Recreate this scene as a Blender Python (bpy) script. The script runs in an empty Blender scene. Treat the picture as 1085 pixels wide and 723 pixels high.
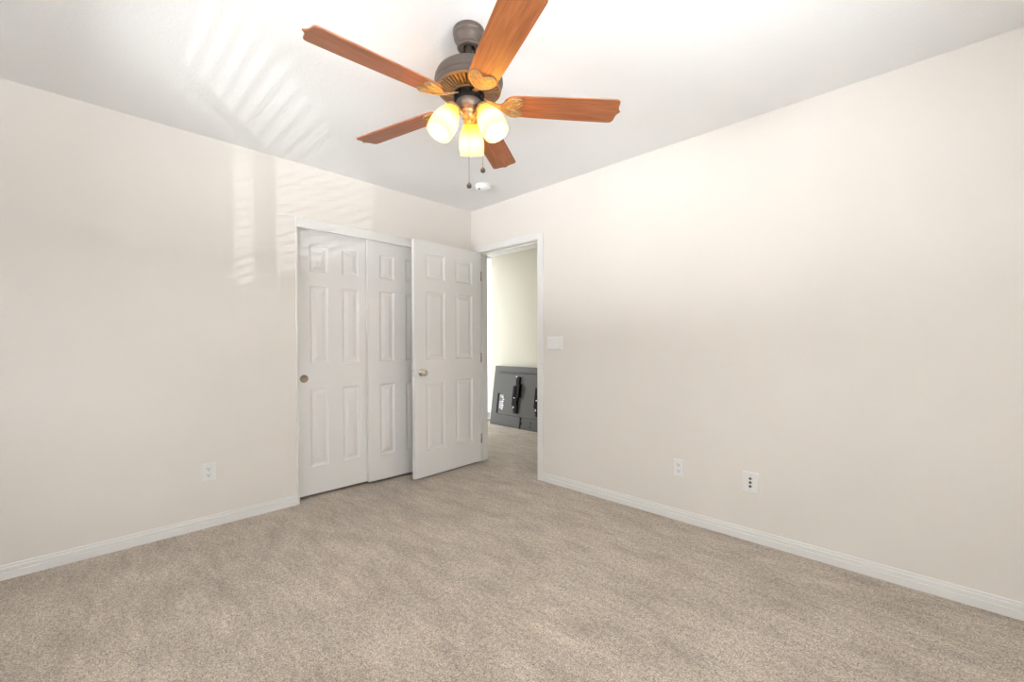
import bpy, bmesh, math, random
from mathutils import Vector, Matrix, Euler
random.seed(7)
PI = math.pi
scn = bpy.context.scene
COL = scn.collection

# ------------------------------------------------------------------ camera
yaw, pitch, roll = 0.773675, -0.012369, -0.002243
F_PX, SHIFT_PX = 452.63, 8.59
fw = Vector((-math.sin(yaw)*math.cos(pitch), math.cos(yaw)*math.cos(pitch), math.sin(pitch)))
rt0 = Vector((math.cos(yaw), math.sin(yaw), 0)); up0 = rt0.cross(fw)
rt = rt0*math.cos(roll) + up0*math.sin(roll); up = -rt0*math.sin(roll) + up0*math.cos(roll)
cam_d = bpy.data.cameras.new('camera'); cam = bpy.data.objects.new('camera', cam_d); COL.objects.link(cam)
M = Matrix(((rt.x, up.x, -fw.x, 3.22834), (rt.y, up.y, -fw.y, -2.72873), (rt.z, up.z, -fw.z, 1.14576), (0, 0, 0, 1)))
cam.matrix_world = M
cam_d.sensor_fit = 'HORIZONTAL'; cam_d.sensor_width = 36
cam_d.lens = F_PX/1085*36; cam_d.shift_y = SHIFT_PX/1085; cam_d.clip_start = 0.01
scn.camera = cam

# ------------------------------------------------------------------ view, world, lights
scn.view_settings.view_transform = 'Standard'; scn.view_settings.look = 'None'
scn.view_settings.gamma = 1; scn.view_settings.use_curve_mapping = False
scn.view_settings.exposure = 0.05
w = bpy.data.worlds.new('sky'); scn.world = w; w.use_nodes = True
bg = w.node_tree.nodes['Background']; 
# pale hazy sky above the horizon, dim land below it
wn, wl = w.node_tree.nodes, w.node_tree.links
wt = wn.new('ShaderNodeTexCoord'); ws = wn.new('ShaderNodeSeparateXYZ'); wr = wn.new('ShaderNodeValToRGB')
wl.new(wt.outputs['Generated'], ws.inputs[0]); wl.new(ws.outputs['Z'], wr.inputs[0]); wl.new(wr.outputs[0], bg.inputs['Color'])
wr.color_ramp.elements[0].position = 0.0; wr.color_ramp.elements[0].color = (0.12, 0.12, 0.12, 1)
wr.color_ramp.elements[1].position = 0.03; wr.color_ramp.elements[1].color = (0.90, 0.95, 1, 1)
bg.inputs['Strength'].default_value = 3.2

def area(name, loc, target, sx, sy, power, color):
    d = bpy.data.lights.new(name, 'AREA'); d.shape = 'RECTANGLE'; d.size = sx; d.size_y = sy
    d.energy = power; d.color = color
    o = bpy.data.objects.new(name, d); COL.objects.link(o); o.location = loc
    o.rotation_euler = (Vector(target) - Vector(loc)).to_track_quat('-Z', 'Y').to_euler()
    return o
# added lamps standing in for daylight and ground bounce outside the windows
area('far_ground_fill', (0.6, -11.2, -0.02), (0.6, -11.2, 5), 7.0, 7.5, 7400, (0.96, 0.985, 1.0))
area('side_ground_fill', (6.4, -2.4, -0.02), (6.4, -2.4, 5), 4.2, 5.0, 2800, (0.96, 0.985, 1.0))
area('hall_window_fill', (-1.75, 1.45, 1.2), (3, 1.45, 1.2), 2.1, 2.3, 20, (0.98, 1.0, 0.97))  # added lamp that brightens the hall from outside its window
area('backdrop_fill', (-1.62, 2.6, 2.9), (-2.5, 2.2, 0.9), 0.6, 0.6, 90, (1.0, 1.0, 0.97))  # added lamp that brightens the backdrop wall outside the hall window
# assumed spot lamp for reflected sunlight, casting slat stripes up through the blinds window
sd = bpy.data.lights.new('assumed_glare_spot', 'SPOT'); sd.energy = 440; sd.color = (0.97, 1.0, 1.0)
sd.spot_size = math.radians(16.6); sd.spot_blend = 0.05; sd.shadow_soft_size = 0.003
so = bpy.data.objects.new('assumed_glare_spot', sd); COL.objects.link(so); so.location = (4.76, -5.5, -0.05)
so.rotation_euler = (Vector((2.31, -3.4, 1.27)) - so.location).to_track_quat('-Z', 'Y').to_euler()

# ------------------------------------------------------------------ materials
def mat(name, color, rough=0.5, metal=0.0, spec=0.5):
    m = bpy.data.materials.new(name); m.use_nodes = True
    b = m.node_tree.nodes['Principled BSDF']
    b.inputs['Base Color'].default_value = (*color, 1); b.inputs['Roughness'].default_value = rough
    b.inputs['Metallic'].default_value = metal; b.inputs['Specular IOR Level'].default_value = spec
    return m
def nodes(m): return m.node_tree.nodes, m.node_tree.links, m.node_tree.nodes['Principled BSDF']
def noise(m, scale, detail=2, rough=0.5, vec=None, coord='Object', mscale=None):
    N, L, b = nodes(m)
    tc = N.new('ShaderNodeTexCoord'); n = N.new('ShaderNodeTexNoise')
    n.inputs['Scale'].default_value = scale; n.inputs['Detail'].default_value = detail; n.inputs['Roughness'].default_value = rough
    if mscale:
        mp = N.new('ShaderNodeMapping'); mp.inputs['Scale'].default_value = mscale[:3]
        if len(mscale) > 3: mp.inputs['Rotation'].default_value = (0, 0, mscale[3])
        L.new(tc.outputs[coord], mp.inputs['Vector']); L.new(mp.outputs[0], n.inputs['Vector'])
    else: L.new(tc.outputs[coord], n.inputs['Vector'])
    return n
def bump(m, src, strength, dist):
    N, L, b = nodes(m)
    bp = N.new('ShaderNodeBump'); bp.inputs['Strength'].default_value = strength; bp.inputs['Distance'].default_value = dist
    L.new(src, bp.inputs['Height'])
    prev = b.inputs['Normal'].links[0].from_socket if b.inputs['Normal'].links else None
    if prev: L.new(prev, bp.inputs['Normal'])
    L.new(bp.outputs[0], b.inputs['Normal'])
def ramp(m, src, stops):
    N, L, b = nodes(m)
    r = N.new('ShaderNodeValToRGB'); L.new(src, r.inputs[0])
    e = r.color_ramp.elements
    while len(e) < len(stops): e.new(0.5)
    for el, (p, c) in zip(e, stops): el.position = p; el.color = (*c, 1)
    return r
def paint(name, color, rough=0.6, bs=0.12, scale=140, var=0.015):
    m = mat(name, color, rough, 0, 0.35)
    n = noise(m, scale, 2, 0.55); bump(m, n.outputs[0], bs, 0.004)
    n2 = noise(m, 1.3, 2)
    lo = tuple(c*(1-var) for c in color); hi = tuple(min(1, c*(1+var)) for c in color)
    r = ramp(m, n2.outputs[0], [(0.35, lo), (0.65, hi)])
    N, L, b = nodes(m); L.new(r.outputs[0], b.inputs['Base Color'])
    return m
M_WALL = paint('wall_paint_cream', (0.84, 0.803, 0.757))
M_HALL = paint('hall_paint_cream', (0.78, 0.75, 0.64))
M_CEIL = paint('ceiling_paint_white', (0.905, 0.905, 0.905), 0.8, 0.25, 70)
M_TRIM = paint('trim_paint_white', (0.86, 0.855, 0.84), 0.35, 0.03, 60, 0.008)
M_DOOR = paint('door_paint_white', (0.88, 0.87, 0.855), 0.38, 0.04, 90, 0.008)
M_PLAST = paint('white_plastic', (0.90, 0.90, 0.895), 0.3, 0.0, 50, 0.005)
M_DARK = mat('dark_recess', (0.02, 0.018, 0.016), 0.7)
M_BLACK = mat('black_steel', (0.006, 0.006, 0.0065), 0.55, 0, 0.2)
M_NICKEL = mat('satin_nickel', (0.62, 0.57, 0.50), 0.25, 1.0)
M_BRASSY = mat('antique_brass', (0.38, 0.32, 0.235), 0.5, 0.5)
M_SCREW = mat('bright_steel', (0.85, 0.85, 0.86), 0.25, 1.0)

# carpet: twisted cut pile, fine speckle, brushed lighter and darker patches
M_CARPET = mat('beige_carpet', (0.4, 0.33, 0.27), 0.95, 0, 0.1)
def carpet():
    m = M_CARPET; N, L, b = nodes(m)
    fine = noise(m, 175, 2, 0.72); mid = noise(m, 56, 3, 0.6)
    mx = N.new('ShaderNodeMix'); mx.data_type = 'FLOAT'; mx.inputs[0].default_value = 0.30
    L.new(fine.outputs[0], mx.inputs[2]); L.new(mid.outputs[0], mx.inputs[3])
    r = ramp(m, mx.outputs[0], [(0.33, (0.140, 0.111, 0.087)), (0.46, (0.415, 0.352, 0.291)), (0.56, (0.598, 0.525, 0.444)), (0.66, (0.816, 0.729, 0.636))])
    big = noise(m, 2.6, 5, 0.62, mscale=(1.0, 2.0, 1, 0.5)); strk = noise(m, 7.0, 4, 0.6, mscale=(0.8, 2.6, 1, -0.5))
    r2 = ramp(m, big.outputs[0], [(0.36, (0.87, 0.865, 0.86)), (0.66, (1.11, 1.11, 1.11))])
    r3 = ramp(m, strk.outputs[0], [(0.34, (0.90, 0.895, 0.89)), (0.66, (1.09, 1.09, 1.09))])
    m1 = N.new('ShaderNodeMixRGB'); m1.blend_type = 'MULTIPLY'; m1.inputs[0].default_value = 1
    m2 = N.new('ShaderNodeMixRGB'); m2.blend_type = 'MULTIPLY'; m2.inputs[0].default_value = 1
    L.new(r.outputs[0], m1.inputs[1]); L.new(r2.outputs[0], m1.inputs[2])
    L.new(m1.outputs[0], m2.inputs[1]); L.new(r3.outputs[0], m2.inputs[2])
    L.new(m2.outputs[0], b.inputs['Base Color'])
    bump(m, mx.outputs[0], 0.6, 0.012)
    b.inputs['Sheen Weight'].default_value = 0.15
carpet()

# fan finishes
M_BRONZE = mat('brushed_bronze', (0.14, 0.113, 0.097), 0.42, 0.5)
n_ = noise(M_BRONZE, 60, 3); bump(M_BRONZE, n_.outputs[0], 0.08, 0.002)
M_GRILLE = mat('aged_gold', (0.24, 0.165, 0.10), 0.45, 0.5)
M_FOB = mat('dark_bronze', (0.075, 0.062, 0.052), 0.5, 0.3)
M_GOLD = mat('antique_gold', (0.40, 0.27, 0.14), 0.40, 0.55)
n_ = noise(M_GOLD, 90, 3); r_ = ramp(M_GOLD, n_.outputs[0], [(0.3, (0.33, 0.215, 0.105)), (0.65, (0.43, 0.295, 0.15))])
M_GOLD.node_tree.links.new(r_.outputs[0], M_GOLD.node_tree.nodes['Principled BSDF'].inputs['Base Color'])
M_WOOD = mat('red_brown_wood', (0.3, 0.1, 0.05), 0.38)
def wood():
    m = M_WOOD; N, L, b = nodes(m)
    a = noise(m, 9, 6, 0.62, mscale=(0.55, 9.0, 2.0)); c = noise(m, 30, 4, 0.6, mscale=(0.35, 7.0, 2.0))
    mx = N.new('ShaderNodeMix'); mx.data_type = 'FLOAT'; mx.inputs[0].default_value = 0.4
    L.new(a.outputs[0], mx.inputs[2]); L.new(c.outputs[0], mx.inputs[3])
    r = ramp(m, mx.outputs[0], [(0.30, (0.187, 0.054, 0.021)), (0.46, (0.309, 0.100, 0.036)), (0.58, (0.393, 0.136, 0.051)), (0.74, (0.468, 0.175, 0.072))])
    L.new(r.outputs[0], b.inputs['Base Color'])
    bump(m, mx.outputs[0], 0.05, 0.001)
wood()
# lit amber glass: the tint fades from the amber neck to the pale rim
M_GLASS = mat('amber_frosted_glass', (0.9, 0.75, 0.4), 0.35)
def lampglass():
    m = M_GLASS; N, L, b = nodes(m)
    tc = N.new('ShaderNodeTexCoord'); sp = N.new('ShaderNodeSeparateXYZ'); L.new(tc.outputs['Object'], sp.inputs[0])
    mr = N.new('ShaderNodeMapRange'); mr.inputs['From Min'].default_value = 0.0; mr.inputs['From Max'].default_value = 0.13
    L.new(sp.outputs['Z'], mr.inputs['Value'])
    r = ramp(m, mr.outputs[0], [(0.05, (0.60, 0.25, 0.010)), (0.28, (0.84, 0.50, 0.04)), (0.55, (0.87, 0.62, 0.12)), (1.0, (0.88, 0.64, 0.15))])
    L.new(r.outputs[0], b.inputs['Emission Color']); L.new(r.outputs[0], b.inputs['Base Color'])
    b.inputs['Emission Strength'].default_value = 0.35
    t = N.new('ShaderNodeBsdfTranslucent'); L.new(r.outputs[0], t.inputs['Color'])
    x = N.new('ShaderNodeMixShader'); x.inputs[0].default_value = 0.45
    L.new(b.outputs[0], x.inputs[1]); L.new(t.outputs[0], x.inputs[2]); L.new(x.outputs[0], N['Material Output'].inputs['Surface'])
lampglass()
M_BULB = mat('lit_bulb', (1, 0.9, 0.7), 0.4)
M_BULB.node_tree.nodes['Principled BSDF'].inputs['Emission Color'].default_value = (1, 0.84, 0.58, 1)
M_BULB.node_tree.nodes['Principled BSDF'].inputs['Emission Strength'].default_value = 90
# television casing
M_TVBACK = mat('charcoal_plastic', (0.112, 0.108, 0.098), 0.5)
n_ = noise(M_TVBACK, 400, 2); bump(M_TVBACK, n_.outputs[0], 0.15, 0.001)
M_TVLOW = mat('charcoal_plastic_smooth', (0.096, 0.093, 0.090), 0.42)
M_LABEL = mat('grey_label', (0.50, 0.50, 0.53), 0.5)
def pane_mat():
    m = bpy.data.materials.new('window_glass'); m.use_nodes = True; N = m.node_tree.nodes; L = m.node_tree.links
    N.remove(N['Principled BSDF']); t = N.new('ShaderNodeBsdfTransparent'); g = N.new('ShaderNodeBsdfGlossy'); g.inputs['Roughness'].default_value = 0.02
    x = N.new('ShaderNodeMixShader'); x.inputs[0].default_value = 0.06
    L.new(t.outputs[0], x.inputs[1]); L.new(g.outputs[0], x.inputs[2]); L.new(x.outputs[0], N['Material Output'].inputs['Surface'])
    return m
M_PANE = pane_mat()

# ------------------------------------------------------------------ helpers
def add_box(bm, lo, hi, mi=0):
    vs = [bm.verts.new((x, y, z)) for x in (lo[0], hi[0]) for y in (lo[1], hi[1]) for z in (lo[2], hi[2])]
    for f in ((0, 1, 3, 2), (4, 6, 7, 5), (0, 4, 5, 1), (2, 3, 7, 6), (0, 2, 6, 4), (1, 5, 7, 3)):
        fc = bm.faces.new([vs[i] for i in f]); fc.material_index = mi
    return vs
def add_lathe(bm, prof, seg=48, mtx=None, mi=0):
    rings = []
    for r, z in prof:
        if r < 1e-6: rings.append([bm.verts.new((0, 0, z))])
        else: rings.append([bm.verts.new((r*math.cos(2*PI*i/seg), r*math.sin(2*PI*i/seg), z)) for i in range(seg)])
    nf = []
    for a, b in zip(rings, rings[1:]):
        for i in range(seg):
            j = (i+1) % seg
            if len(a) == 1 and len(b) == 1: continue
            if len(a) == 1: f = (a[0], b[i], b[j])
            elif len(b) == 1: f = (a[i], b[0], a[j])
            else: f = (a[i], b[i], b[j], a[j])
            fc = bm.faces.new(f); fc.material_index = mi; fc.smooth = True; nf.append(fc)
    if mtx is not None:
        bmesh.ops.transform(bm, matrix=mtx, verts=[v for r in rings for v in r])
def add_tube(bm, pts, rad, seg=8, closed=False, mi=0):
    pts = [Vector(p) for p in pts]; n = len(pts); rings = []
    rads = rad if isinstance(rad, (list, tuple)) else [rad]*n
    ref = None
    for i, p in enumerate(pts):
        a = pts[(i-1) % n] if (closed or i > 0) else p; b = pts[(i+1) % n] if (closed or i < n-1) else p
        t = (b-a).normalized()
        if ref is None: ref = t.orthogonal().normalized()
        u = (ref - t*ref.dot(t)).normalized(); v = t.cross(u); ref = u
        rings.append([bm.verts.new(p + (u*math.cos(2*PI*k/seg) + v*math.sin(2*PI*k/seg))*rads[i]) for k in range(seg)])
    for i in range(n if closed else n-1):
        A, B = rings[i], rings[(i+1) % n]
        for k in range(seg):
            f = bm.faces.new((A[k], A[(k+1) % seg], B[(k+1) % seg], B[k])); f.smooth = True; f.material_index = mi
    if not closed:
        bm.faces.new(rings[0][::-1]).material_index = mi; bm.faces.new(rings[-1]).material_index = mi
def add_prism(bm, poly, z0, z1, mi=0):
    a = [bm.verts.new((x, y, z0)) for x, y in poly]; b = [bm.verts.new((x, y, z1)) for x, y in poly]; n = len(poly)
    bm.faces.new(a[::-1]).material_index = mi; bm.faces.new(b).material_index = mi
    for i in range(n): bm.faces.new((a[i], a[(i+1) % n], b[(i+1) % n], b[i])).material_index = mi
    return a+b
def add_profile(bm, prof, A, B, out):
    """sweep a (depth, height) profile from A to B on the floor; out = direction into the room"""
    A, B, out = Vector(A), Vector(B), Vector(out); rings = []
    for P in (A, B): rings.append([bm.verts.new(P + out*d + Vector((0, 0, h))) for d, h in prof])
    n = len(prof)
    for i in range(n): bm.faces.new((rings[0][i], rings[0][(i+1) % n], rings[1][(i+1) % n], rings[1][i]))
    bm.faces.new(rings[0][::-1]); bm.faces.new(rings[1])
def obj(name, bm, mats, parent=None, bevel=0, seg=2):
    bmesh.ops.recalc_face_normals(bm, faces=bm.faces)
    me = bpy.data.meshes.new(name); bm.to_mesh(me); bm.free()
    for m in (mats if isinstance(mats, (list, tuple)) else [mats]): me.materials.append(m)
    o = bpy.data.objects.new(name, me); COL.objects.link(o)
    if parent is not None: o.parent = parent
    if bevel:
        b = o.modifiers.new('bevel', 'BEVEL'); b.width = bevel; b.segments = seg; b.limit_method = 'ANGLE'; b.angle_limit = 0.6
        b.harden_normals = False
    return o
def BM(): return bmesh.new()
def thing(name, label, cat, loc=(0, 0, 0), rotz=0, group=None):
    o = bpy.data.objects.new(name, None); COL.objects.link(o); o.location = loc; o.rotation_euler = (0, 0, rotz)
    o.empty_display_size = 0.1
    o['label'] = label; o['category'] = cat
    if group: o['group'] = group
    return o
def struct(o, label=None, cat=None):
    o['kind'] = 'structure'
    if label: o['label'] = label
    if cat: o['category'] = cat
    return o
def boxobj(name, boxes, m, parent=None, bevel=0):
    bm = BM()
    for lo, hi in boxes: add_box(bm, lo, hi)
    return obj(name, bm, m, parent, bevel)

# ------------------------------------------------------------------ room shell
H = 2.44; X1 = 4.0; Y1 = -3.4; TH = 0.115; YH = 1.625; XH = -1.46
DX0, DX1, DH = 0.10, 0.873, 2.025           # doorway in the right wall
CY0, CY1, CH = -1.612, -0.455, 2.02         # closet opening in the left wall
struct(boxobj('floor', [((XH-0.3, Y1-0.1, -0.1), (X1+0.1, YH+0.1, 0))], M_CARPET), 'beige cut pile carpet covering the bedroom and hall floor', 'floor')
struct(boxobj('ceiling', [((XH-0.3, Y1-0.1, H), (X1+0.1, YH+0.1, H+0.1))], M_CEIL), 'plain white textured ceiling above the fan', 'ceiling')
struct(boxobj('wall_left', [((-0.1, Y1, 0), (0, CY0, H)), ((-0.1, CY1, 0), (0, 0, H)), ((-0.1, CY0, CH), (0, CY1, H))], M_WALL), 'cream wall with the sliding closet', 'wall')
struct(boxobj('wall_right', [((XH, 0, 0), (DX0, TH, H)), ((DX1, 0, 0), (X1, TH, H)), ((DX0, 0, DH), (DX1, TH, H))], M_WALL), 'long cream wall with the doorway', 'wall')
# walls behind the camera, with the blind window and two added ones
W1 = (1.905, 2.63, 0.83, 1.69)               # window_1 in the near wall
W2 = (0.58, 1.44, 0.85, 2.1)                 # fill_window_2 added to the near wall to let in light
W4 = (-3.1, -1.65, 0.85, 2.1)                 # fill_window_4 added to the side wall to let in light
WH = (0.45, YH, 0.03, 2.425)                 # window_3 at the end of the hall
def wall_y(y0, y1, xa, xb, holes):
    bs = []; x = xa
    for (a, b, z0, z1) in sorted(holes):
        bs += [((x, y0, 0), (a, y1, H)), ((a, y0, 0), (b, y1, z0)), ((a, y0, z1), (b, y1, H))]; x = b
    bs.append(((x, y0, 0), (xb, y1, H))); return bs
def swap(bs): return [((lo[1], lo[0], lo[2]), (hi[1], hi[0], hi[2])) for lo, hi in bs]
struct(boxobj('wall_near', wall_y(Y1-0.1, Y1, -0.1, X1+0.1, [W1, W2]), M_WALL), 'cream window wall behind the viewer', 'wall')
struct(boxobj('wall_side', swap(wall_y(X1, X1+0.1, Y1, TH, [W4])), M_WALL), 'cream side wall behind the viewer', 'wall')
struct(boxobj('wall_hall_far', [((XH-0.002, YH, 0), (2.3, YH+0.1, H))], M_HALL), 'pale cream hall wall beyond the doorway', 'wall')
struct(boxobj('wall_hall_left', swap(wall_y(XH-0.03, XH, 0, YH, [WH])[:3]), M_HALL), 'bright end wall of the hall', 'wall')
struct(boxobj('wall_hall_right', [((2.2, TH, 0), (2.3, YH, H))], M_HALL), 'hidden end wall of the hall', 'wall')
struct(boxobj('wall_backdrop', [((-2.6, 0.8, -0.1), (-2.5, 4.2, 2.6))], M_TRIM), 'white backdrop wall added outside the hall window', 'wall')  # added so the hall window looks out on something white
struct(boxobj('sky_block_eave', [((-1.5, Y1-1.3, 2.24), (2.0, Y1-0.1, 2.32))], M_TRIM), 'white roof eave added outside to block sky light behind the viewer', 'eave')  # unseen eave added to keep sky light off the left wall
struct(boxobj('wall_closet', [((-0.75, -1.8, 0), (-0.7, -0.2, H)), ((-0.7, -1.85, 0), (-0.1, -1.8, H)), ((-0.7, -0.2, 0), (-0.1, -0.15, H))], M_WALL), 'closet interior behind the sliding doors', 'wall')

def window(name, axis, rect, pos, depth, mull=None, t=0.035):
    a, b, z0, z1 = rect; bs = [((a, 0, z0), (a+t, depth, z1)), ((b-t, 0, z0), (b, depth, z1)), ((a, 0, z0), (b, depth, z0+t)), ((a, 0, z1-t), (b, depth, z1))]
    if mull: bs.append(((mull[0], 0, z0), (mull[1], depth, z1)))
    gl = [((a+t, depth*.45, z0+t), (b-t, depth*.55, z1-t))]
    def tr(bs):
        o = []
        for lo, hi in bs:
            lo = (lo[0], lo[1]+pos, lo[2]); hi = (hi[0], hi[1]+pos, hi[2])
            if axis == 'x': lo = (lo[1], lo[0], lo[2]); hi = (hi[1], hi[0], hi[2])
            o.append((lo, hi))
        return o
    f = struct(boxobj(name, tr(bs), M_TRIM, None, 0.003)); boxobj('pane', tr(gl), M_PANE, f)
    return f
def portal(name, loc, target, sx, sy):       # tells the sampler where the sky comes in
    o = area(name, loc, target, sx, sy, 1, (1, 1, 1)); o.data.cycles.is_portal = True
portal('sky_portal_blind', ((W1[0]+W1[1])/2, Y1-0.11, (W1[2]+W1[3])/2), ((W1[0]+W1[1])/2, 0, (W1[2]+W1[3])/2), W1[1]-W1[0], W1[3]-W1[2])
portal('sky_portal_near', ((W2[0]+W2[1])/2, Y1-0.11, (W2[2]+W2[3])/2), ((W2[0]+W2[1])/2, 0, (W2[2]+W2[3])/2), W2[1]-W2[0], W2[3]-W2[2])
portal('sky_portal_side', (X1+0.11, (W4[0]+W4[1])/2, (W4[2]+W4[3])/2), (0, (W4[0]+W4[1])/2, (W4[2]+W4[3])/2), W4[1]-W4[0], W4[3]-W4[2])
portal('sky_portal_hall', (XH-0.05, (WH[0]+WH[1])/2, (WH[2]+WH[3])/2), (3, (WH[0]+WH[1])/2, (WH[2]+WH[3])/2), WH[1]-WH[0], WH[3]-WH[2])
window('window_1', 'y', (W1[0]-0.0, W1[1], W1[2], W1[3]), Y1-0.075, 0.05, (2.09, 2.13), 0.006)
window('fill_window_2', 'y', W2, Y1-0.075, 0.05, (0.99, 1.03))
window('fill_window_4', 'x', W4, X1+0.025, 0.05, (-2.40, -2.36))
window('window_3', 'x', WH, XH-0.022, 0.012, None, 0.006)

# ------------------------------------------------------------------ baseboards and trims
BB = [(0, 0), (0.014, 0), (0.014, 0.034), (0.0125, 0.0365), (0.0085, 0.0375), (0.0105, 0.041), (0.0105, 0.054), (0.0090, 0.0575), (0.0055, 0.0585), (0.0065, 0.062), (0.006, 0.068), (0.003, 0.071), (0, 0.071)]
def baseboard(name, A, B, out, label):
    bm = BM(); add_profile(bm, BB, A, B, out); struct(obj(name, bm, M_TRIM), label, 'baseboard')
baseboard('baseboard_left', (0, Y1, 0), (0, CY0-0.016, 0), (1, 0, 0), 'white moulded baseboard along the left wall')
baseboard('baseboard_right', (DX1+0.062, 0, 0), (X1, 0, 0), (0, -1, 0), 'white moulded baseboard along the right wall')
baseboard('baseboard_near', (X1, Y1, 0), (0, Y1, 0), (0, 1, 0), 'white moulded baseboard behind the viewer')
baseboard('baseboard_side', (X1, 0, 0), (X1, Y1, 0), (-1, 0, 0), 'white moulded baseboard behind the viewer at the side')
baseboard('baseboard_corner', (0, CY1, 0), (0, 0, 0), (1, 0, 0), 'white baseboard hidden behind the open door')
baseboard('baseboard_hall', (2.2, YH, 0), (XH, YH, 0), (0, -1, 0), 'white baseboard behind the leaning television')

# doorway casing on both faces of the wall, jambs and stop
def casing(name, y0, sgn, label):
    P = [(0, 0), (0.062, 0), (0.062, 0.009), (0.054, 0.013), (0.040, 0.012), (0.018, 0.016), (0.006, 0.014), (0, 0.008)]  # (across from outer edge... , depth)
    bm = BM()
    r = 0.004
    path = [(DX0+r, 0.0), (DX0+r, DH-r), (DX1-r, DH-r), (DX1-r, 0.0)]
    outd = [(-1, 0), (-1, 1), (1, 1), (1, 0)]
    rings = []
    for (x, z), (ox, oz) in zip(path, outd):
        rings.append([bm.verts.new((x+ox*a, y0+sgn*d, z+oz*a)) for a, d in P])
    n = len(P)
    for A, B in zip(rings, rings[1:]):
        for i in range(n): bm.faces.new((A[i], A[(i+1) % n], B[(i+1) % n], B[i]))
    bm.faces.new(rings[0]); bm.faces.new(rings[-1][::-1])
    struct(obj(name, bm, M_TRIM), label, 'door trim')
casing('trim_1', 0.0, -1, 'white moulded casing around the bedroom doorway')
casing('trim_2', TH, 1, 'white casing on the hall side of the doorway')
struct(boxobj('trim_3', [((DX0-0.001, 0, 0), (DX0+0.006, TH, DH)), ((DX1-0.006, 0, 0), (DX1+0.001, TH, DH)), ((DX0, 0, DH-0.006), (DX1, TH, DH+0.001)),
                         ((DX0+0.006, 0.045, 0), (DX0+0.017, 0.08, DH-0.006)), ((DX1-0.017, 0.045, 0), (DX1-0.006, 0.08, DH-0.006)), ((DX0+0.006, 0.045, DH-0.017), (DX1-0.006, 0.08, DH-0.006))], M_TRIM, None, 0.001),
       'white jamb and door stop lining the doorway', 'door trim')
# closet: header fascia, thin side strips, dark track
struct(boxobj('trim_4', [((-0.006, CY0-0.014, 1.984), (0.012, CY1+0.014, 2.056))], M_TRIM, None, 0.002), 'white header board above the sliding closet doors', 'closet trim')
struct(boxobj('trim_5', [((-0.1, CY0-0.014, 0), (0.008, CY0-0.0005, 1.984))], M_TRIM, None, 0.002), 'white strip up the left edge of the closet', 'closet trim')
struct(boxobj('trim_6', [((-0.1, CY1+0.0005, 0), (0.008, CY1+0.014, 1.984))], M_TRIM, None, 0.002), 'white strip up the closet edge behind the open door', 'closet trim')
struct(boxobj('trim_7', [((-0.095, CY0, 2.008), (-0.006, CY1, 2.02))], M_SCREW), 'metal track under the closet header', 'closet trim')

# ------------------------------------------------------------------ six panel doors
def panel_door(name, w, h, t, cols, rows, m):
    """front face at y=0 looking to -y; width along +x; back at y=t; panels sunk and raised in the mesh"""
    bm = BM()
    xs = [0]+[c for p in cols for c in p]+[w]; zs = [0]+[c for p in rows for c in p]+[h]
    def isp(i, j): return i % 2 == 1 and j % 2 == 1
    def face(ps): return bm.faces.new([bm.verts.new(p) for p in ps])
    for side in (0, 1):
        yb = 0 if side == 0 else t; s = 1 if side == 0 else -1
        for i in range(len(xs)-1):
            for j in range(len(zs)-1):
                x0, x1, z0, z1 = xs[i], xs[i+1], zs[j], zs[j+1]
                if not isp(i, j):
                    face([(x0, yb, z0), (x1, yb, z0), (x1, yb, z1), (x0, yb, z1)])
                else:
                    lev = [(0, 0), (0.004, 0.004), (0.012, 0.0085), (0.020, 0.009), (0.050, 0.0025)]
                    rs = [[(x0+a, yb+s*d, z0+a), (x1-a, yb+s*d, z0+a), (x1-a, yb+s*d, z1-a), (x0+a, yb+s*d, z1-a)] for a, d in lev]
                    for A, B in zip(rs, rs[1:]):
                        for k in range(4): face([A[k], A[(k+1) % 4], B[(k+1) % 4], B[k]])
                    face(rs[-1])
    for (a, b) in (((0, 0), (w, 0)), ((w, 0), (w, h)), ((w, h), (0, h)), ((0, h), (0, 0))):
        face([(a[0], 0, a[1]), (b[0], 0, b[1]), (b[0], t, b[1]), (a[0], t, a[1])])
    bmesh.ops.remove_doubles(bm, verts=bm.verts, dist=1e-5)
    return obj(name, bm, m, None)
ROWS = [(0.213, 0.807), (0.996, 1.581), (1.687, 1.900)]
# hinged door: hinge at x=0.10, swung into the room to stand along the left wall
ang = math.atan2(0.174-0.135, 0.768)
DW, DT = 0.765, 0.035
d1 = panel_door('door_1', DW, 2.003, DT, [(0.118, 0.325), (0.448, 0.655)], ROWS, M_DOOR)
# local x runs from the free edge to the hinge; front (y=0, facing -y) must face +x in the world
hx, hy = 0.137, 0.004
d1.rotation_euler = (0, 0, PI/2 + ang)
dirv = Vector((math.cos(PI/2+ang), math.sin(PI/2+ang), 0))
d1.location = Vector((hx, hy, 0.016)) - dirv*DW
struct(d1, 'white six panel door standing open in front of the closet', 'door')
def knob_mesh(length=0.058):
    bm = BM()
    add_lathe(bm, [(0, 0), (0.031, 0), (0.031, 0.003), (0.026, 0.008), (0.013, 0.011), (0.011, 0.024), (0.015, 0.030), (0.024, 0.036), (0.0275, 0.045), (0.026, 0.054), (0.018, 0.059), (0.0, 0.060)], 32)
    return bm
kz = 0.905-0.016; kx = 0.068
k = obj('door_knob', knob_mesh(), M_NICKEL, d1); k.location = (kx, 0, kz); k.rotation_euler = (PI/2, 0, 0)
k2 = obj('door_knob', knob_mesh(), M_NICKEL, d1); k2.location = (kx, DT, kz); k2.rotation_euler = (-PI/2, 0, 0)
bm = BM(); add_box(bm, (-0.0015, 0.006, kz-0.028), (0.001, DT-0.006, kz+0.028)); add_box(bm, (-0.010, 0.012, kz-0.009), (0, DT-0.012, kz+0.009))
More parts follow.
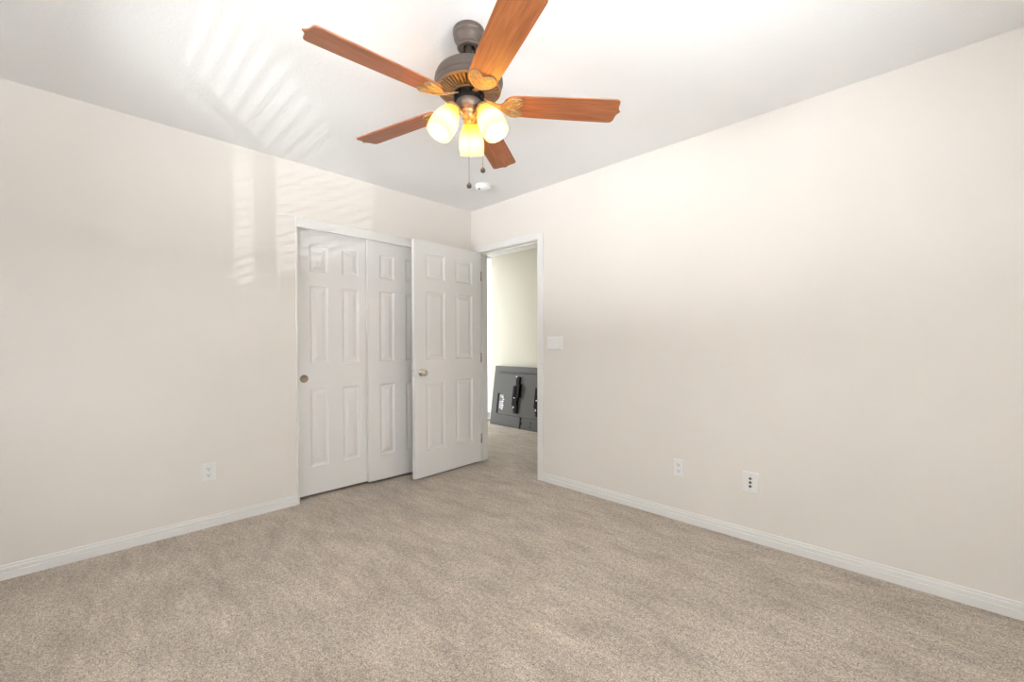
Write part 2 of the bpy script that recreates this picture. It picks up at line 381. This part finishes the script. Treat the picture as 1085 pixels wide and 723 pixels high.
obj('latch_plate', bm, M_SCREW, d1, 0.001)
for hz in (0.22, 1.0, 1.78):
    bm = BM(); add_tube(bm, [(DW+0.004, -0.004, hz-0.045), (DW+0.004, -0.004, hz+0.045)], 0.005, 12)
    add_box(bm, (DW-0.001, -0.002, hz-0.044), (DW+0.0015, 0.028, hz+0.044)); obj('hinge', bm, M_NICKEL, d1)
# sliding closet doors
CW = 0.60
CCOL = [(0.10, 0.235), (0.345, 0.480)]
def closet_door(name, y0, xf, zb, label):
    d = panel_door(name, CW, 1.975, 0.032, CCOL, [(z0+0.016-zb, z1+0.016-zb) for z0, z1 in [(0.213, 0.80), (0.985, 1.566), (1.670, 1.868)]], M_DOOR)
    d.rotation_euler = (0, 0, PI/2); d.location = (xf, y0, zb)
    struct(d, label, 'closet door')
    return d
c1 = closet_door('door_2', CY0+0.003, -0.056, 0.024, 'rear sliding closet door on the left with the round finger pull')
c2 = closet_door('door_3', CY0+0.003+0.541, -0.018, 0.022, 'front sliding closet door partly hidden by the open door')
def pull(parent, lx, z):
    bm = BM(); add_lathe(bm, [(0.029, 0.0), (0.029, 0.003), (0.0265, 0.0038), (0.0245, 0.0014), (0.0, 0.0010)], 36)
    o = obj('finger_pull', bm, M_BRASSY, parent); o.location = (lx, -0.0005, z); o.rotation_euler = (PI/2, 0, 0)
pull(c1, 0.055, 0.892-0.024); pull(c2, CW-0.055, 0.892-0.022)

# ------------------------------------------------------------------ blinds in the window behind the viewer
bm = BM()
ta = math.radians(29.5); sw = 0.050; z = W1[2]+0.03
while z < W1[3]-0.03:
    c, s = math.cos(ta)*sw/2, math.sin(ta)*sw/2; th = 0.0045
    yb = Y1+0.028
    v = [bm.verts.new((x, yb+sg*c+k*math.sin(ta)*th*-1, z+sg*s+k*math.cos(ta)*th)) for x in (W1[0]-0.02, W1[1]+0.02) for sg in (-1, 1) for k in (-1, 1)]
    for f in ((0, 1, 3, 2), (4, 6, 7, 5), (0, 4, 5, 1), (2, 3, 7, 6), (0, 2, 6, 4), (1, 5, 7, 3)): bm.faces.new([v[i] for i in f])
    z += 0.0378
add_box(bm, (W1[0]-0.02, Y1+0.005, W1[3]-0.02), (W1[1]+0.02, Y1+0.05, W1[3]+0.03)); add_box(bm, (W1[0]-0.02, Y1+0.01, W1[2]-0.01), (W1[1]+0.02, Y1+0.045, W1[2]+0.012))
o = obj('window_blind', bm, M_PLAST); o['label'] = 'white horizontal slat blind on the window behind the viewer'; o['category'] = 'blind'

# ------------------------------------------------------------------ ceiling fan
FX, FY = 1.858, -1.577
fan = thing('ceiling_fan', 'bronze ceiling fan with five wooden blades and three lit amber shades', 'ceiling fan', (FX, FY, H))
def fz(z): return z-H
def sharp(prof, e=0.0007):
    # a pair of rings close to every corner keeps the turned edges crisp
    out = [prof[0]]
    for a, b, c in zip(prof, prof[1:], prof[2:]):
        for q in (a, c):
            d = math.hypot(q[0]-b[0], q[1]-b[1]); t = min(0.3, e/max(d, 1e-6))
            out.append((b[0]+(q[0]-b[0])*t, b[1]+(q[1]-b[1])*t))
    return out+[prof[-1]]
def lathe_part(name, prof, m, parent=fan, seg=64):
    bm = BM(); add_lathe(bm, [(r, fz(z)) for r, z in sharp(prof)], seg); return obj(name, bm, m, parent)
lathe_part('canopy', [(0, 2.4399), (0.0625, 2.4399), (0.0645, 2.437), (0.0645, 2.420), (0.0620, 2.418), (0.0620, 2.402), (0.0475, 2.376), (0.0490, 2.374), (0.0490, 2.367), (0.0440, 2.362), (0.030, 2.362), (0.024, 2.372), (0.0205, 2.388), (0.0, 2.388)], M_BRONZE)
o = lathe_part('downrod', [(0.0125, 2.384), (0.0125, 2.31), (0.019, 2.305), (0.022, 2.292), (0.026, 2.280), (0, 2.280)], M_BRONZE)
bm = BM(); add_lathe(bm, [(0, fz(2.3865)), (0.019, fz(2.3865)), (0.021, fz(2.379)), (0.0126, fz(2.376))], 32); obj('hanger_ball', bm, M_DARK, fan)
lathe_part('motor_housing', [(0.02, 2.286), (0.055, 2.285), (0.088, 2.281), (0.115, 2.272), (0.131, 2.258), (0.1395, 2.240), (0.141, 2.226), (0.1395, 2.219), (0.1360, 2.217), (0.1365, 2.212), (0.135, 2.204), (0.1315, 2.198), (0.128, 2.197), (0.062, 2.186), (0, 2.186)], M_BRONZE)
bm = BM()
for i in range(44):
    a = 2*PI*i/44; c, s = math.cos(a), math.sin(a); hw = 0.0030
    pts = []
    for r, z, wd in ((0.068, 2.181, 0.0022), (0.098, 2.186, 0.0038), (0.126, 2.1945, 0.0048)):
        pts.append((r, z, wd))
    vs = [[bm.verts.new((r*c-sg*wd*s, r*s+sg*wd*c, fz(z+dz))) for sg in (-1, 1) for dz in (-0.004, 0.004)] for r, z, wd in pts]
    for A, B in zip(vs, vs[1:]):
        for q in ((0, 1), (1, 3), (3, 2), (2, 0)): bm.faces.new((A[q[0]], A[q[1]], B[q[1]], B[q[0]]))
add_lathe(bm, [(0.125, fz(2.199)), (0.133, fz(2.197)), (0.132, fz(2.191)), (0.125, fz(2.189)), (0.123, fz(2.194))], 64)
add_lathe(bm, [(0.062, fz(2.186)), (0.071, fz(2.184)), (0.071, fz(2.176)), (0.062, fz(2.175)), (0.062, fz(2.186))], 64)
obj('vent_grille', bm, M_GRILLE, fan)
bm = BM()
add_lathe(bm, [(0, fz(2.187)), (0.060, fz(2.187)), (0.060, fz(2.172)), (0.056, fz(2.168)), (0.056, fz(2.150)), (0, fz(2.150))], 48)
for i in range(20):
    a = 2*PI*i/20; add_tube(bm, [(0.056*math.cos(a), 0.056*math.sin(a), fz(2.173)), (0.058*math.cos(a), 0.058*math.sin(a), fz(2.152))], 0.0045, 6)
obj('hub', bm, M_BLACK, fan)
lathe_part('switch_housing', [(0, 2.151), (0.044, 2.151), (0.052, 2.147), (0.053, 2.138), (0.051, 2.128), (0.045, 2.117), (0.037, 2.110), (0.034, 2.108), (0, 2.107)], M_BRONZE)
lathe_part('light_fitter', [(0, 2.110), (0.034, 2.110), (0.0345, 2.104), (0.030, 2.098), (0.031, 2.090), (0.028, 2.078), (0.019, 2.070), (0.011, 2.067), (0.009, 2.058), (0.006, 2.053), (0, 2.052)], M_GOLD)

# blades
half = [(0.644, 0.0), (0.638, 0.006), (0.632, 0.016), (0.6285, 0.030), (0.628, 0.044), (0.626, 0.055), (0.620, 0.0625), (0.610, 0.0655), (0.59, 0.0655), (0.45, 0.0635), (0.30, 0.0600), (0.20, 0.0565), (0.178, 0.0545), (0.162, 0.0480), (0.150, 0.0360), (0.1430, 0.0190), (0.1415, 0.0)]
outline = half + [(x, -y) for x, y in half[-2:0:-1]]
bm = BM(); add_prism(bm, outline, -0.003, 0.003)
blade0 = obj('blade', bm, M_WOOD, fan, 0.0012)
mh = [(0.203, 0.0), (0.207, 0.006), (0.216, 0.015), (0.222, 0.026), (0.221, 0.038), (0.213, 0.048), (0.199, 0.0530), (0.183, 0.0520), (0.167, 0.0465), (0.153, 0.0365), (0.142, 0.0240), (0.131, 0.0140), (0.112, 0.0085), (0.06, 0.0085)]
mout = mh + [(x, -y) for x, y in mh[::-1][:-1]]
bm = BM()
vs = add_prism(bm, mout, -0.0075, -0.0031)
for v in vs:                                    # the arm rises towards the hub
    if v.co.x < 0.125: v.co.z += (0.125-v.co.x)*0.42
    if v.co.x < 0.125 and v.co.z > 0: v.co.z += 0.002
def loop(cx, cy, a, b, rot, t0=0, t1=2*PI, n=28):
    closed = abs(t1-t0-2*PI) < 1e-6; pts = []
    for i in range(n if closed else n+1):
        t = t0+(t1-t0)*i/n; x, y = a*math.cos(t), b*math.sin(t)
        pts.append((cx+x*math.cos(rot)-y*math.sin(rot), cy+x*math.sin(rot)+y*math.cos(rot), -0.0075))
    add_tube(bm, pts, 0.0030, 6, closed)
loop(0.176, 0, 0.0185, 0.0125, 0)
for s in (1, -1):
    loop(0.196, s*0.030, 0.0185, 0.0125, s*0.5)
    loop(0.166, s*0.017, 0.030, 0.010, s*0.85, -0.4, 2.6)
rim = [(x, y) for x, y in mout if x > 0.13]
add_tube(bm, [(0.18+(x-0.18)*0.965, y*0.955, -0.0075) for x, y in rim], 0.0030, 6, True)
for sx, sy in ((0.155, 0.0), (0.2, 0.036), (0.2, -0.036)):
    add_lathe(bm, [(0.004, -0.0075), (0.004, -0.0092), (0.0025, -0.0105), (0, -0.0108)], 10, Matrix.Translation((sx, sy, 0)))
iron0 = obj('blade_iron', bm, M_GOLD, blade0, 0)
BASE = 4.635; DTH = [0, 0, 0, 0, -0.035]
for kk in range(5):
    if kk == 0: b = blade0
    else:
        b = blade0.copy(); COL.objects.link(b); b.parent = fan
        ii = iron0.copy(); COL.objects.link(ii); ii.parent = b
    th = BASE-kk*2*PI/5+DTH[kk]
    b.matrix_local = Matrix.Translation((0, 0, fz(2.138))) @ Matrix.Rotation(th, 4, 'Z') @ Matrix.Rotation(-0.2, 4, 'X')

# lamp shades
LA = 2.347
def place_axis(o, p0, p1):
    d = (Vector(p1)-Vector(p0)).normalized()
    o.matrix_local = Matrix.Translation(p0) @ d.to_track_quat('Z', 'Y').to_matrix().to_4x4()
for i in range(3):
    a = LA+i*2*PI/3; c, s = math.cos(a), math.sin(a)
    p0 = Vector((0.0713*c, 0.0713*s, fz(2.1007))); p1 = Vector((0.1342*c, 0.1342*s, fz(1.9884))); dd = (p1-p0).normalized()
    bm = BM()
    prof = [(0.0, -0.004), (0.023, -0.004), (0.0265, 0.0), (0.0275, 0.006), (0.033, 0.016), (0.041, 0.032), (0.048, 0.052), (0.0525, 0.075), (0.0535, 0.095), (0.0525, 0.113), (0.0500, 0.129)]
    inner = [(r-0.0025, z) for r, z in prof[:2:-1]]
    add_lathe(bm, prof, 48)
    sh = obj('lamp_shade', bm, M_GLASS, fan); place_axis(sh, p0, p1)
    bm = BM(); add_lathe(bm, [(0, 0.02), (0.010, 0.02), (0.012, 0.035), (0.020, 0.055), (0.025, 0.075), (0.022, 0.092), (0.012, 0.102), (0, 0.105)], 24)
    obj('bulb', bm, M_BULB, sh)
    bm = BM(); add_lathe(bm, [(0, -0.020), (0.014, -0.020), (0.020, -0.016), (0.028, -0.010), (0.030, -0.004), (0.030, 0.004), (0.0285, 0.007), (0.0275, 0.003), (0.025, -0.0045), (0, -0.0045)], 32)
    sk = obj('lamp_socket', bm, M_GOLD, fan); place_axis(sk, p0, p1)
    bm = BM(); q0 = Vector((0.024*c, 0.024*s, fz(2.088))); q3 = p0-dd*0.018; q1 = Vector((0.045*c, 0.045*s, fz(2.098))); 
    pts = [q0.lerp(q1, t).lerp(q1.lerp(q3, t), t) for t in [j/8 for j in range(9)]]
    add_tube(bm, pts, 0.008, 10); obj('lamp_arm', bm, M_GOLD, fan)
# pull chains
vf = Vector((-math.sin(yaw), math.cos(yaw), 0)); vr = Vector((math.cos(yaw), math.sin(yaw), 0))
for off, ztop, zbot in ((-vf*0.030+vr*0.002, 2.10, 1.800), (vr*0.056+vf*0.005, 2.115, 1.877)):
    bm = BM(); n = int((ztop-zbot)/0.0065)
    add_tube(bm, [(off.x, off.y, fz(ztop)), (off.x, off.y, fz(zbot))], 0.0007, 6)
    for j in range(n):
        bmesh.ops.create_icosphere(bm, subdivisions=1, radius=0.0016, matrix=Matrix.Translation((off.x, off.y, fz(ztop-j*0.0065))))
    ch = obj('pull_chain', bm, M_BRONZE, fan)
    bm = BM(); add_lathe(bm, [(0, 0.012), (0.003, 0.012), (0.004, 0.009), (0.008, 0.006), (0.0105, 0), (0.0095, -0.006), (0.006, -0.010), (0, -0.0115)], 20, Matrix.Translation((off.x, off.y, fz(zbot-0.008))))
    obj('chain_fob', bm, M_FOB, ch)

# ------------------------------------------------------------------ smoke detector
sm = thing('smoke_detector', 'small round white smoke detector on the ceiling near the corner', 'smoke detector', (0.612, -0.385, H))
def lp(name, prof, m, seg=48, mtx=None):
    bm = BM(); add_lathe(bm, prof, seg, mtx); return obj(name, bm, m, sm)
lp('base_plate', [(0, -0.0001), (0.066, -0.0001), (0.067, -0.004), (0.066, -0.010), (0, -0.010)], M_PLAST)
lp('cover', [(0, -0.010), (0.060, -0.010), (0.062, -0.014), (0.060, -0.026), (0.052, -0.036), (0.036, -0.042), (0, -0.043)], M_PLAST)
cd = Vector((cam.location.x-0.612, cam.location.y+0.385, 0)).normalized()
sp = -vr*0.030+cd*0.035
lp('test_button', [(0.009, -0.037), (0.009, -0.041), (0.006, -0.0425), (0, -0.043)], M_DARK, 16, Matrix.Translation((sp.x, sp.y, 0)))

# ------------------------------------------------------------------ wall plates
def plate_mesh(w, h, t=0.006):
    bm = BM(); a = [(-w/2, -h/2), (w/2, -h/2), (w/2, h/2), (-w/2, h/2)]; e = 0.004
    b = [(-w/2+e, -h/2+e), (w/2-e, -h/2+e), (w/2-e, h/2-e), (-w/2+e, h/2-e)]
    r0 = [bm.verts.new((x, 0, z)) for x, z in a]; r1 = [bm.verts.new((x, -t*0.45, z)) for x, z in a]; r2 = [bm.verts.new((x, -t, z)) for x, z in b]
    for A, B in ((r0, r1), (r1, r2)):
        for i in range(4): bm.faces.new((A[i], A[(i+1) % 4], B[(i+1) % 4], B[i]))
    bm.faces.new(r2); bm.faces.new(r0[::-1]); return bm
def yl(bm, prof, x, z, seg=16):   # lathe whose axis points to -y
    add_lathe(bm, prof, seg, Matrix.Translation((x, 0, z)) @ Matrix.Rotation(PI/2, 4, 'X'))
def outlet(label, loc, rz, w=0.072, h=0.113):
    t = thing('wall_outlet', label, 'outlet', loc, rz)
    obj('cover_plate', plate_mesh(w, h), M_PLAST, t)
    for sz in (1, -1):
        bm = BM(); pts = []
        for i in range(28):
            a = 2*PI*i/28; pts.append((0.0165*math.cos(a), max(-0.0125, min(0.0125, 0.0165*math.sin(a)))))
        vs = add_prism(bm, pts, 0, 0.0028)
        bmesh.ops.transform(bm, matrix=Matrix.Translation((0, -0.0055, sz*0.0195)) @ Matrix.Rotation(PI/2, 4, 'X'), verts=bm.verts[:])
        rc = obj('receptacle', bm, M_PLAST, t)
        bm = BM(); y0, y1 = -0.0089, -0.0079
        add_box(bm, (-0.0078, y0, sz*0.0195+0.000), (-0.0052, y1, sz*0.0195+0.0085)); add_box(bm, (0.0052, y0, sz*0.0195+0.001), (0.0076, y1, sz*0.0195+0.008))
        yl(bm, [(0, 0.0079), (0.0028, 0.0079), (0.0028, 0.0089), (0, 0.0089)], 0, sz*0.0195-0.0060, 12)
        obj('plug_slots', bm, M_DARK, rc)
    bm = BM(); yl(bm, [(0, 0.0055), (0.0032, 0.0055), (0.0032, 0.0068), (0, 0.0072)], 0, 0); obj('screw', bm, M_PLAST, t)
    return t
outlet('white two-socket outlet on the left wall left of the closet', (0, -2.150, 0.345), PI/2)
outlet('white two-socket outlet low on the right wall, the nearer to the doorway', (2.074, 0, 0.340), 0)
t = thing('jack_plate', 'oversized white wall plate with three dark round jacks in a column', 'wall plate', (2.493, 0, 0.340))
obj('cover_plate', plate_mesh(0.084, 0.120), M_PLAST, t)
for z in (0.0225, 0, -0.0225):
    bm = BM(); yl(bm, [(0, 0.0055), (0.0075, 0.0055), (0.0075, 0.0085), (0.006, 0.0095), (0.0052, 0.0075), (0, 0.0075)], 0, z, 20); obj('jack', bm, mat('jack_metal_%d' % int(z*1000+50), (0.13, 0.12, 0.11), 0.4, 0.4), t)
for z in (0.042, -0.042):
    bm = BM(); yl(bm, [(0, 0.0055), (0.003, 0.0055), (0.003, 0.0066), (0, 0.007)], 0, z, 12); obj('screw', bm, M_SCREW, t)
t = thing('light_switch', 'wide white switch plate with two rockers beside the doorway', 'light switch', (1.050, 0, 1.149))
obj('cover_plate', plate_mesh(0.158, 0.112), M_PLAST, t)
for x in (-0.021, 0.021):
    bm = BM(); v = []
    for (sx, sz, d) in ((-1, -1, 0.0105), (1, -1, 0.0105), (1, 0, 0.0075), (-1, 0, 0.0075), (-1, 1, 0.0085), (1, 1, 0.0085)): v.append(bm.verts.new((x+sx*0.0165, -d, sz*0.033)))
    b = [bm.verts.new((q.co.x, -0.004, q.co.z)) for q in v]
    for f in ((0, 1, 2, 3), (3, 2, 5, 4)): bm.faces.new([v[i] for i in f])
    ring = (0, 1, 2, 5, 4, 3)
    for i in range(6): p, q = ring[i], ring[(i+1) % 6]; bm.faces.new((v[p], v[q], b[q], b[p]))
    bm.faces.new([b[i] for i in ring]); obj('rocker', bm, M_PLAST, t, 0.0008)

# ------------------------------------------------------------------ television leaning in the hall, its back to the room
TW, THH = 1.45, 0.838
lean = math.asin(0.122/0.838)
tv = thing('television', 'large flat television leaning face-in against the hall wall', 'television', (-1.29, 1.428, 0.0))
tv.rotation_euler = (-lean, 0, 0)
# local: x along width, z up the back, -y towards the bedroom (back face at y=0)
bm = BM()
add_box(bm, (0, 0.004, 0), (TW, 0.030, THH)); obj('frame', bm, M_TVBACK, tv, 0.004)
bm = BM()
def frus(x0, x1, z0, z1, yb, yf, ins):
    a = [bm.verts.new(p) for p in ((x0, yb, z0), (x1, yb, z0), (x1, yb, z1), (x0, yb, z1))]
    b = [bm.verts.new(p) for p in ((x0+ins, yf, z0+ins), (x1-ins, yf, z0+ins), (x1-ins, yf, z1-ins), (x0+ins, yf, z1-ins))]
    bm.faces.new(b); bm.faces.new(a[::-1])
    for i in range(4): bm.faces.new((a[i], a[(i+1) % 4], b[(i+1) % 4], b[i]))
frus(0.10, TW-0.10, 0.155, 0.735, 0.0045, -0.004, 0.006)
obj('back_panel', bm, M_TVBACK, tv, 0.001)
bm = BM(); add_box(bm, (0.04, -0.001, 0.012), (TW-0.04, 0.0045, 0.145)); obj('lower_panel', bm, M_TVLOW, tv, 0.002)
bm = BM(); add_box(bm, (0.02, 0.030, 0.02), (TW-0.02, 0.0315, THH-0.01)); obj('screen', bm, M_BLACK, tv)
# wall-mount rails: a stepped black bar with hooks and bright screws
for xr in (0.505, 0.905):
    bm = BM()
    add_box(bm, (xr-0.028, -0.034, 0.20), (xr+0.030, -0.0045, 0.70)); add_box(bm, (xr-0.062, -0.044, 0.30), (xr-0.015, -0.0045, 0.57))
    add_box(bm, (xr-0.05, -0.046, 0.30), (xr+0.024, -0.012, 0.40)); add_box(bm, (xr+0.015, -0.056, 0.42), (xr+0.062, -0.006, 0.60)); add_box(bm, (xr-0.040, -0.035, 0.24), (xr+0.020, -0.010, 0.27))
    br = obj('mount_rail', bm, M_BLACK, tv, 0.002)
    for zz in (0.695, 0.275, 0.405):
        bm = BM(); add_lathe(bm, [(0, 0), (0.012, 0), (0.012, 0.003), (0.006, 0.008), (0, 0.009)], 16, Matrix.Translation((xr-0.018, -0.046 if zz < 0.5 else -0.034, zz)) @ Matrix.Rotation(PI/2, 4, 'X')); obj('screw', bm, M_SCREW, br)
# input recess with a grey port label
bm = BM(); add_box(bm, (0.115, -0.0052, 0.17), (0.155, -0.0035, 0.45)); obj('port_recess', bm, M_BLACK, tv)
bm = BM(); add_box(bm, (0.165, -0.0050, 0.235), (0.235, -0.0036, 0.43)); lb = obj('port_label', bm, M_LABEL, tv)
bm = BM()
for j in range(7): add_box(bm, (0.212+0.012*(j % 2), -0.0058, 0.225+j*0.027), (0.240+0.008*(j % 3), -0.0048, 0.240+j*0.027))
obj('port_marks', bm, M_PLAST, lb)
bm = BM(); add_box(bm, (0.165, -0.0056, 0.345), (0.225, -0.0046, 0.395)); obj('port_window', bm, mat('label_grey_dark', (0.22, 0.22, 0.25), 0.5), lb)
bm = BM(); add_box(bm, (0.585, -0.0060, 0.002), (0.605, -0.0008, 0.155)); add_box(bm, (0.595, -0.0065, 0.06), (0.622, -0.0008, 0.09)); obj('cable_channel', bm, M_BLACK, tv)
for zz in (0.035, 0.085):
    bm = BM(); add_box(bm, (0.775, -0.0018, zz), (0.790, -0.0006, zz+0.028)); obj('foot_slot', bm, M_BLACK, tv)
bm = BM(); add_box(bm, (0.10, -0.0046, 0.752), (TW-0.10, 0.0044, 0.758)); obj('vent_groove', bm, M_DARK, tv)
